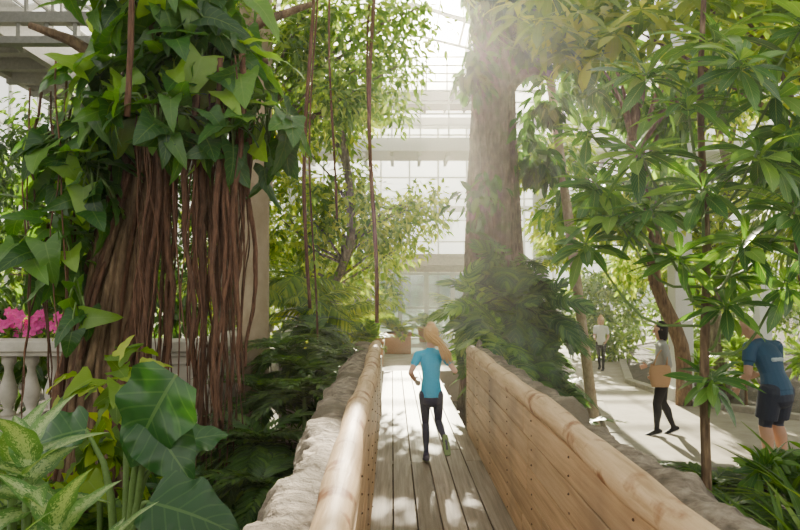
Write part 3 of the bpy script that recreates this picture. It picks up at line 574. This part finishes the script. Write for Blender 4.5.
# ------------------------------------------------------------ people
def person(name,loc,yaw,H,J,C,head,hair,voxel=.005,headH=.135,extra=None,build=1.0,sleeve=.5,shorts=None,handcurl=.7):
    """J: joints in unit height, x right, y forward, z up."""
    mats=[]; 
    def mi(k):
        if k not in mats: mats.append(k)
        return mats.index(k)
    bm=bmesh.new(); segs=[]
    V=lambda p: Vector(p)*H
    def loft(secs,mat,right=(1,0,0),rnd=(True,True),n=18):
        secs=[(V(c),rx*H,ry*H) for c,rx,ry in secs]; rt=Vector(right); k=mi(mat)
        for a,b in zip(secs[:-1],secs[1:]): segs.append((a,b,rt,k))
        S=[]
        def tg(i):
            a=secs[max(0,i-1)][0];b=secs[min(len(secs)-1,i+1)][0]; return (b-a).normalized()
        t0=tg(0);c,rx,ry=secs[0]
        if rnd[0]:
            for u in (80,55,28): a=math.radians(u); S.append((c-t0*min(rx,ry)*math.sin(a),rx*math.cos(a),ry*math.cos(a),t0))
        for i,(c,rx,ry) in enumerate(secs): S.append((c,rx,ry,tg(i)))
        t1=tg(len(secs)-1);c,rx,ry=secs[-1]
        if rnd[1]:
            for u in (28,55,80): a=math.radians(u); S.append((c+t1*min(rx,ry)*math.sin(a),rx*math.cos(a),ry*math.cos(a),t1))
        rings=[]
        for c,rx,ry,t in S:
            ax=(rt-t*rt.dot(t))
            if ax.length<.05: ax=Vector((0,1,0))-t*t.y
            ax.normalize(); ay=t.cross(ax)
            rings.append([bm.verts.new(c+ax*rx*math.cos(2*math.pi*k2/n)+ay*ry*math.sin(2*math.pi*k2/n)) for k2 in range(n)])
        for A,B in zip(rings[:-1],rings[1:]):
            for k2 in range(n): bm.faces.new((A[k2],A[(k2+1)%n],B[(k2+1)%n],B[k2]))
        bm.faces.new(rings[0][::-1]); bm.faces.new(rings[-1])
    g=lambda k: Vector(J[k])
    pel,che,nk=g('pelvis'),g('chest'),g('neck'); shR=g('shR');shL=g('shL'); hR,hL=g('hipR'),g('hipL')
    rs=(shR-shL).normalized(); rh=(hR-hL).normalized(); b=build; up=(che-pel).normalized()
    sw=(shR-shL).length/2
    loft([(pel-up*.035,.090*b,.066*b),(pel+up*.02,.088*b,.064*b),(pel.lerp(che,.45),.074*b,.054*b),(pel.lerp(che,.8),.083*b,.06*b),(che,.092*b,.062*b),(che.lerp(nk,.55),sw*.86,.05*b),(che.lerp(nk,.9),.05*b,.042)],C['shirt'],rs,(False,True))
    loft([(shL,.034*b,.034*b),(che.lerp(nk,.8),.04,.04),(shR,.034*b,.034*b)],C['shirt'],(0,1,0))
    loft([(pel-up*.075,.080*b,.060*b),(pel-up*.03,.086*b,.063*b),(pel+up*.03,.08*b,.058*b)],C['pants'],rh)
    hu=Vector(head[0]).normalized(); hf=Vector(head[1]); hf=(hf-hu*hf.dot(hu)).normalized(); hr=hf.cross(hu)
    hb=nk+hu*.038+hf*.008
    HH=headH
    h=lambda x,y,z: hb+(hr*x+hf*y+hu*z)*HH
    loft([(nk-hu*.02,.034,.034),(nk+hu*.02,.030,.031),(h(0,-.08,.35),.030,.032)],C['skin'],hr)
    e=HH
    loft([(h(0,.14,.05),.17*e,.16*e),(h(0,.08,.2),.26*e,.29*e),(h(0,.02,.42),.325*e,.39*e),(h(0,-.02,.62),.345*e,.43*e),(h(0,-.03,.8),.30*e,.38*e),(h(0,-.04,.9),.2*e,.26*e)],C['skin'],hr)
    loft([(h(0,.40,.56),.035*e,.05*e),(h(0,.47,.38),.05*e,.06*e)],C['skin'],hr)
    for s in (-1,1): loft([(h(s*.35,-.04,.36),.03*e,.05*e),(h(s*.37,-.07,.55),.03*e,.08*e)],C['skin'],hr)
    loft([(h(-.09,.365,.2),.03*e,.025*e),(h(0,.395,.2),.035*e,.03*e),(h(.09,.365,.2),.03*e,.025*e)],'lip',hu)
    if hair!='bald':
        loft([(h(0,-.16,.42),.34*e,.32*e),(h(0,-.12,.62),.385*e,.41*e),(h(0,-.08,.8),.36*e,.42*e),(h(0,-.06,.93),.24*e,.31*e)],C['hair'],hr)
        if hair=='bob':
            loft([(h(0,-.25,-.02),.33*e,.2*e),(h(0,-.2,.3),.38*e,.3*e),(h(0,-.14,.6),.40*e,.38*e)],C['hair'],hr)
            for s in (-1,1): loft([(h(s*.31,-.02,.0),.07*e,.15*e),(h(s*.36,.03,.5),.07*e,.2*e)],C['hair'],hr)
    for s,S in ((-1,'L'),(1,'R')):
        sh,el,wr=g('sh'+S),g('el'+S),g('wr'+S)
        loft([(sh,.031*b,.031*b),(sh.lerp(el,.4),.028*b,.028*b),(el,.021*b,.021*b)],C['skin'])
        loft([(el,.021*b,.021*b),(el.lerp(wr,.3),.0225*b,.0225*b),(wr,.0145,.0125)],C['skin'])
        if sleeve<=1: loft([(sh,.038*b,.038*b),(sh.lerp(el,sleeve),.034*b,.034*b)],C['shirt'],rnd=(True,False))
        else: loft([(sh,.036*b,.036*b),(el,.028*b,.028*b)],C['shirt']); loft([(el,.028*b,.028*b),(el.lerp(wr,.93),.020,.020)],C['shirt'],rnd=(True,False))
        d=(wr-el).normalized(); inn=Vector((-s,0,0)); inn=(inn-d*inn.dot(d)).normalized()
        fw=d.cross(inn)*s*1.0
        if fw.dot(Vector((0,1,0.3)))<0: fw=-fw
        pe=wr+d*.052
        loft([(wr,.014,.011),(wr+d*.02,.020,.010),(pe,.023,.0095)],C['skin'],fw)
        for i,(o,L) in enumerate(((.0175,.040),(.006,.045),(-.006,.042),(-.0172,.033))):
            p0=wr+d*.047+fw*o; p1=p0+(d*1+inn*.3*handcurl).normalized()*L*.5; p2=p1+(d*(1-.6*handcurl)+inn*handcurl).normalized()*L*.32; p3=p2+(d*(1-1.1*handcurl)+inn*handcurl*1.1).normalized()*L*.25
            loft([(p0,.0056,.0056),(p1,.0054,.0054),(p2,.005,.005),(p3,.0043,.0043)],C['skin'],n=10)
        p0=wr+d*.014+fw*.014; p1=p0+(d*.6+fw*.8+inn*.2).normalized()*.026; p2=p1+(d*.9+fw*.25+inn*.35).normalized()*.022
        loft([(p0,.0075,.0075),(p1,.0065,.0065),(p2,.005,.005)],C['skin'],n=10)
    for s,S in ((-1,'L'),(1,'R')):
        hp,kn,an,to=g('hip'+S),g('kn'+S),g('an'+S),g('to'+S)
        ft=(to-an); 
        calf=kn.lerp(an,.3)+ (Vector((0,-.008,0)))
        loft([(hp,.052*b,.056*b),(hp.lerp(kn,.5),.044*b,.047*b),(kn,.032*b,.034*b)],C['skin'] if shorts else C['pants'])
        loft([(kn,.032*b,.034*b),(calf,.034*b,.036*b),(kn.lerp(an,.7),.024*b,.025*b),(an,.019,.020)],C['skin'] if shorts else C['pants'])
        if shorts: loft([(hp,.060*b,.064*b),(hp.lerp(kn,shorts),.054*b,.058*b)],C['pants'],rnd=(True,False))
        f=ft.normalized(); dn=(an-kn).normalized(); dn=(dn-f*dn.dot(f)).normalized(); rt=f.cross(dn)
        so=an+dn*.018
        loft([(so-f*.022,.020,.022),(so+f*.02,.024,.024),(so+f*.07+dn*.006,.027,.017),(so+f*.105+dn*.009,.022,.012)],C['shoe'],rt)
        loft([(so-f*.025+dn*.016,.020,.007),(so+f*.04+dn*.016,.025,.007),(so+f*.108+dn*.016,.023,.006)],C['sole'],rt)
        loft([(an-dn*.01,.024,.024),(an+dn*.015,.026,.026)],C['shoe'],rt)
    if extra: extra(loft,h,g,e)
    me=bpy.data.meshes.new(name+'_tmp'); bm.to_mesh(me); bm.free(); tmp=bpy.data.objects.new(name+'_tmp',me); SC.collection.objects.link(tmp)
    md=tmp.modifiers.new('r','REMESH'); md.mode='VOXEL'; md.voxel_size=voxel
    ms=tmp.modifiers.new('s','SMOOTH'); ms.factor=.5; ms.iterations=3
    dg=bpy.context.evaluated_depsgraph_get(); dg.update(); m2=bpy.data.meshes.new_from_object(tmp.evaluated_get(dg)); bpy.data.objects.remove(tmp); m2.name=name
    nf=len(m2.polygons); c=np.zeros(nf*3); m2.polygons.foreach_get('center',c); c=c.reshape(-1,3); best=np.full(nf,1e9); idx=np.zeros(nf,int)
    for (a,bb,rt,k) in segs:
        c0=np.array(a[0]);c1=np.array(bb[0]); ax=c1-c0; L=np.linalg.norm(ax)+1e-9; t=ax/L; hh=np.clip(((c-c0)@t)/L,0,1); rx=a[1]+(bb[1]-a[1])*hh; ry=a[2]+(bb[2]-a[2])*hh
        dq=c-(c0+hh[:,None]*ax); r=np.array(rt); X=r-t*(r@t); 
        if np.linalg.norm(X)<.05: X=np.array([0,1,0])-t*t[1]
        X/=np.linalg.norm(X); Y=np.cross(t,X); mn=np.minimum(rx,ry)
        ee=np.sqrt(((dq@X)/rx)**2+((dq@Y)/ry)**2+((dq@t)/mn)**2); dist=(ee-1)*mn
        s=dist<best; best[s]=dist[s]; idx[s]=k
    m2.materials.clear(); [m2.materials.append(M[k]) for k in mats]
    m2.polygons.foreach_set('material_index',idx); m2.polygons.foreach_set('use_smooth',np.ones(nf,bool)); m2.update()
    root=empty(name,loc); root.rotation_euler=(0,0,yaw)
    o=bpy.data.objects.new(name+'_body',m2); SC.collection.objects.link(o); o.parent=root
    mb=MB()
    for s in (-1,1):
        c=h(s*.13,.375,.5)*H; r=.045*e*H; mb.lathe(c,[(r*math.sin(a),-r*math.cos(a)) for a in np.linspace(.2,2.94,8)],10)
    oo=mb.obj(name+'_eyes',['eye']); oo.parent=root
    return root,h,H
for k,c in dict(skin=(.62,.36,.25),skin2=(.52,.30,.20),lip=(.5,.2,.17),eye=(.03,.02,.02),cyan=(.03,.38,.60),navy=(.03,.035,.07),blond=(.60,.37,.15),shoe1=(.07,.06,.10),sole1=(.22,.32,.12),black=(.014,.013,.016),greytop=(.36,.36,.35),hairb=(.018,.014,.013),tan=(.50,.29,.15),tee=(.03,.09,.17),short=(.03,.035,.06),white_cloth=(.75,.75,.74),wsole=(.6,.6,.6),brown=(.16,.09,.05),tprint=(.5,.6,.65)).items(): M[k]=plain('mat_'+k,c,.65 if k!='eye' else .2,.25,180,.12)
JG=dict(pelvis=(0,0,.535),chest=(0,.035,.725),neck=(0,.045,.82),shL=(-.095,.04,.785),shR=(.095,.04,.785),elL=(-.15,-.05,.665),elR=(.175,-.055,.68),wrL=(-.12,.055,.60),wrR=(.135,.03,.735),
 hipL=(-.048,0,.50),hipR=(.048,0,.50),knL=(-.04,.055,.285),knR=(.055,.05,.295),anL=(-.035,-.005,.055),anR=(.095,-.155,.21),toL=(-.04,.1,.035),toR=(.11,-.2,.10))
r,h,H=person('running_girl',(0.29,5.85,0.0),math.radians(-2),1.27,JG,dict(shirt='cyan',pants='navy',skin='skin',hair='blond',shoe='shoe1',sole='sole1'),((0.02,.08,1),(0.15,1,-.05)),'short',voxel=.0042,headH=.15,build=.86)
mb=MB(); p0=np.array(h(0,-.46,.5))*H
for i in range(120):
    o=rng.normal(size=3)*.011; e=rng.normal(size=3)*np.array([.022,.025,.025]); L=rng.uniform(.8,1.05)
    pts=[p0+o*.5+np.array([-.02,.06,.06]),p0+o,p0+np.array([.055,-.05,-.04])+o*1.5,p0+np.array([.12*L,-.07,-.11*L])+e*.6,p0+np.array([.18*L,-.06,-.22*L])+e]
    mb.tube(pts,[.006,.007,.006,.005,.002],4,0,smooth=3)
o=mb.obj('ponytail',['blond']); o.parent=r
mb=MB(); mb.tube([p0+.02*np.array([0,math.cos(a),math.sin(a)]) for a in np.linspace(0,6.28,10)],.006,5,0); o=mb.obj('hair_tie',['navy']); o.parent=r
STAND=dict(pelvis=(0,0,.53),chest=(0,-.005,.72),neck=(0,0,.82),shL=(-.1,0,.79),shR=(.1,0,.79),elL=(-.13,-.03,.63),elR=(.125,-.01,.63),wrL=(-.11,.07,.55),wrR=(.09,.11,.60),hipL=(-.05,0,.50),hipR=(.05,0,.50),knL=(-.05,.06,.28),knR=(.05,-.01,.275),anL=(-.045,.06,.05),anR=(.05,-.10,.06),toL=(-.045,.17,.02),toR=(.055,.0,.015))
person('woman',(3.9,9.3,-.55),math.radians(78),1.66,STAND,dict(shirt='greytop',pants='black',skin='skin',hair='hairb',shoe='black',sole='wsole'),((0,.05,1),(0,1,-.1)),'bob',sleeve=2,build=1.05,voxel=.0055)
mb=MB(); bx0,by0,bz=3.76,9.04,.20
V=[];nx=10;nz=10
for i in range(nz+1):
    z=i/nz; tp=(.62+.38*math.sin(math.pi*min(1,.12+z*.62)))*(1-.25*max(0,z-.7))
    for j in range(nx*2):
        a=j/(nx*2)*2*math.pi; w=.16*tp*(abs(math.cos(a))**.8*np.sign(math.cos(a))); t=.06*(1-.55*z)*(abs(math.sin(a))**.9*np.sign(math.sin(a))); V.append((bx0+w,by0+t,bz+z*.30+.03*math.cos(a)**2*(z-.3)+.012*math.sin(a*3)*z))
k=nx*2; i=np.arange(nz)[:,None]*k;j=np.arange(k)[None];j2=(j+1)%k; mb.add(V,np.stack([i+j,i+j2,i+k+j2,i+k+j],-1).reshape(-1,4))
mb.lathe((bx0,by0,bz),[(.09,.0),(.02,-.005)],8)
for dx in (-.01,.02): mb.tube([(bx0-.09,by0+dx,bz+.30),(bx0-.02,by0+.03,bz+.45),(bx0+.09,by0+.10,.74),(bx0+.15,by0+.13,.80),(bx0+.19,by0+.12,.74),(bx0+.12,by0+.03,bz+.45),(bx0+.10,by0+dx,bz+.30)],.009,6,0)
mb.obj('handbag',['tan'],loc=(bx0,by0,bz))
JM=dict(pelvis=(0,-.04,.53),chest=(0,.02,.71),neck=(0,.07,.80),shL=(-.12,.05,.77),shR=(.12,.05,.77),elL=(-.165,.03,.61),elR=(.16,.07,.61),wrL=(-.155,.11,.50),wrR=(.12,.18,.57),hipL=(-.052,-.04,.50),hipR=(.052,-.04,.50),knL=(-.06,.0,.28),knR=(.06,.01,.28),anL=(-.065,-.03,.05),anR=(.065,-.04,.05),toL=(-.08,.09,.02),toR=(.08,.08,.02))
def mx(loft,h,g,e):
    loft([((-.04,-.052,.70),.012,.012),((.04,-.052,.70),.012,.012)],'tprint',(0,0,1))
person('man',(4.5,7.6,-.55),math.radians(22),1.88,JM,dict(shirt='tee',pants='short',skin='skin2',hair='brown',shoe='black',sole='wsole'),((-.25,.6,1),(-.5,1,-.7)),'bald',sleeve=.55,shorts=.8,build=1.15,voxel=.006,extra=mx)
person('child_visitor',(5.28,16.4,-.55),math.radians(150),1.4,dict(STAND),dict(shirt='white_cloth',pants='black',skin='skin',hair='blond',shoe='black',sole='wsole'),((0,0,1),(0,1,-.1)),'bob',sleeve=.6,voxel=.008,headH=.15)
# ------------------------------------------------------------ humid air inside the greenhouse
m,nt,out=newmat('humid_air'); vs=N(nt,'ShaderNodeVolumeScatter'); vs.inputs['Color'].default_value=(1,.96,.84,1); vs.inputs['Density'].default_value=.0026; vs.inputs['Anisotropy'].default_value=.76
nt.links.new(vs.outputs[0],out.inputs['Volume']); M['air']=m
mb=MB(); mb.box((-11.8,-5,-.58),(12.8,25.7,11)); mb.obj('humid_haze',['air'],False)
# ------------------------------------------------------------ light and camera
el=math.radians(22.5); az=math.atan2(30,622)
sd=Vector((math.sin(az)*math.cos(el),math.cos(az)*math.cos(el),math.sin(el)))
L=bpy.data.lights.new('sun','SUN'); L.energy=36; L.angle=math.radians(.8); L.color=(1,.88,.66); so=bpy.data.objects.new('sun',L); SC.collection.objects.link(so); so.rotation_euler=(-sd).to_track_quat('-Z','Y').to_euler(); so.location=(0,20,12)
w=bpy.data.worlds.new('sky'); SC.world=w; w.use_nodes=True; nt=w.node_tree; nt.nodes.clear()
out=nt.nodes.new('ShaderNodeOutputWorld'); bg=nt.nodes.new('ShaderNodeBackground'); tc=N(nt,'ShaderNodeTexCoord')
dt=N(nt,'ShaderNodeVectorMath',operation='DOT_PRODUCT'); nt.links.new(tc.outputs['Generated'],dt.inputs[0]); dt.inputs[1].default_value=sd
dd=math_(nt,'MAXIMUM',dt.outputs['Value'],0.0)
glow=math_(nt,'ADD',math_(nt,'ADD',math_(nt,'MULTIPLY',math_(nt,'POWER',dd,900),60.0),math_(nt,'MULTIPLY',math_(nt,'POWER',dd,90),5.0)),math_(nt,'MULTIPLY',math_(nt,'POWER',dd,10),1.3))
sep=N(nt,'ShaderNodeSeparateXYZ'); nt.links.new(tc.outputs['Generated'],sep.inputs[0])
sky=ramp(nt,math_(nt,'ADD',math_(nt,'MULTIPLY',sep.outputs[2],.5),.5),[(.0,(.12,.12,.09)),(.49,(.3,.32,.25)),(.52,(1.05,1.03,.92)),(.72,(1.05,1.03,.95)),(1,(.42,.45,.43))])
gc=N(nt,'ShaderNodeCombineColor'); nt.links.new(glow,gc.inputs[0]); nt.links.new(math_(nt,'MULTIPLY',glow,.93),gc.inputs[1]); nt.links.new(math_(nt,'MULTIPLY',glow,.72),gc.inputs[2])
nt.links.new(mix(nt,1.0,sky,gc.outputs[0],'ADD'),bg.inputs[0]); bg.inputs[1].default_value=1.7; nt.links.new(bg.outputs[0],out.inputs[0])
cam=bpy.data.cameras.new('camera'); cam.lens=28; cam.sensor_width=36; cam.clip_start=.05; co=bpy.data.objects.new('camera',cam); SC.collection.objects.link(co)
co.location=(0,0,1.65); co.rotation_euler=(math.radians(90+1.93),0,0); SC.camera=co
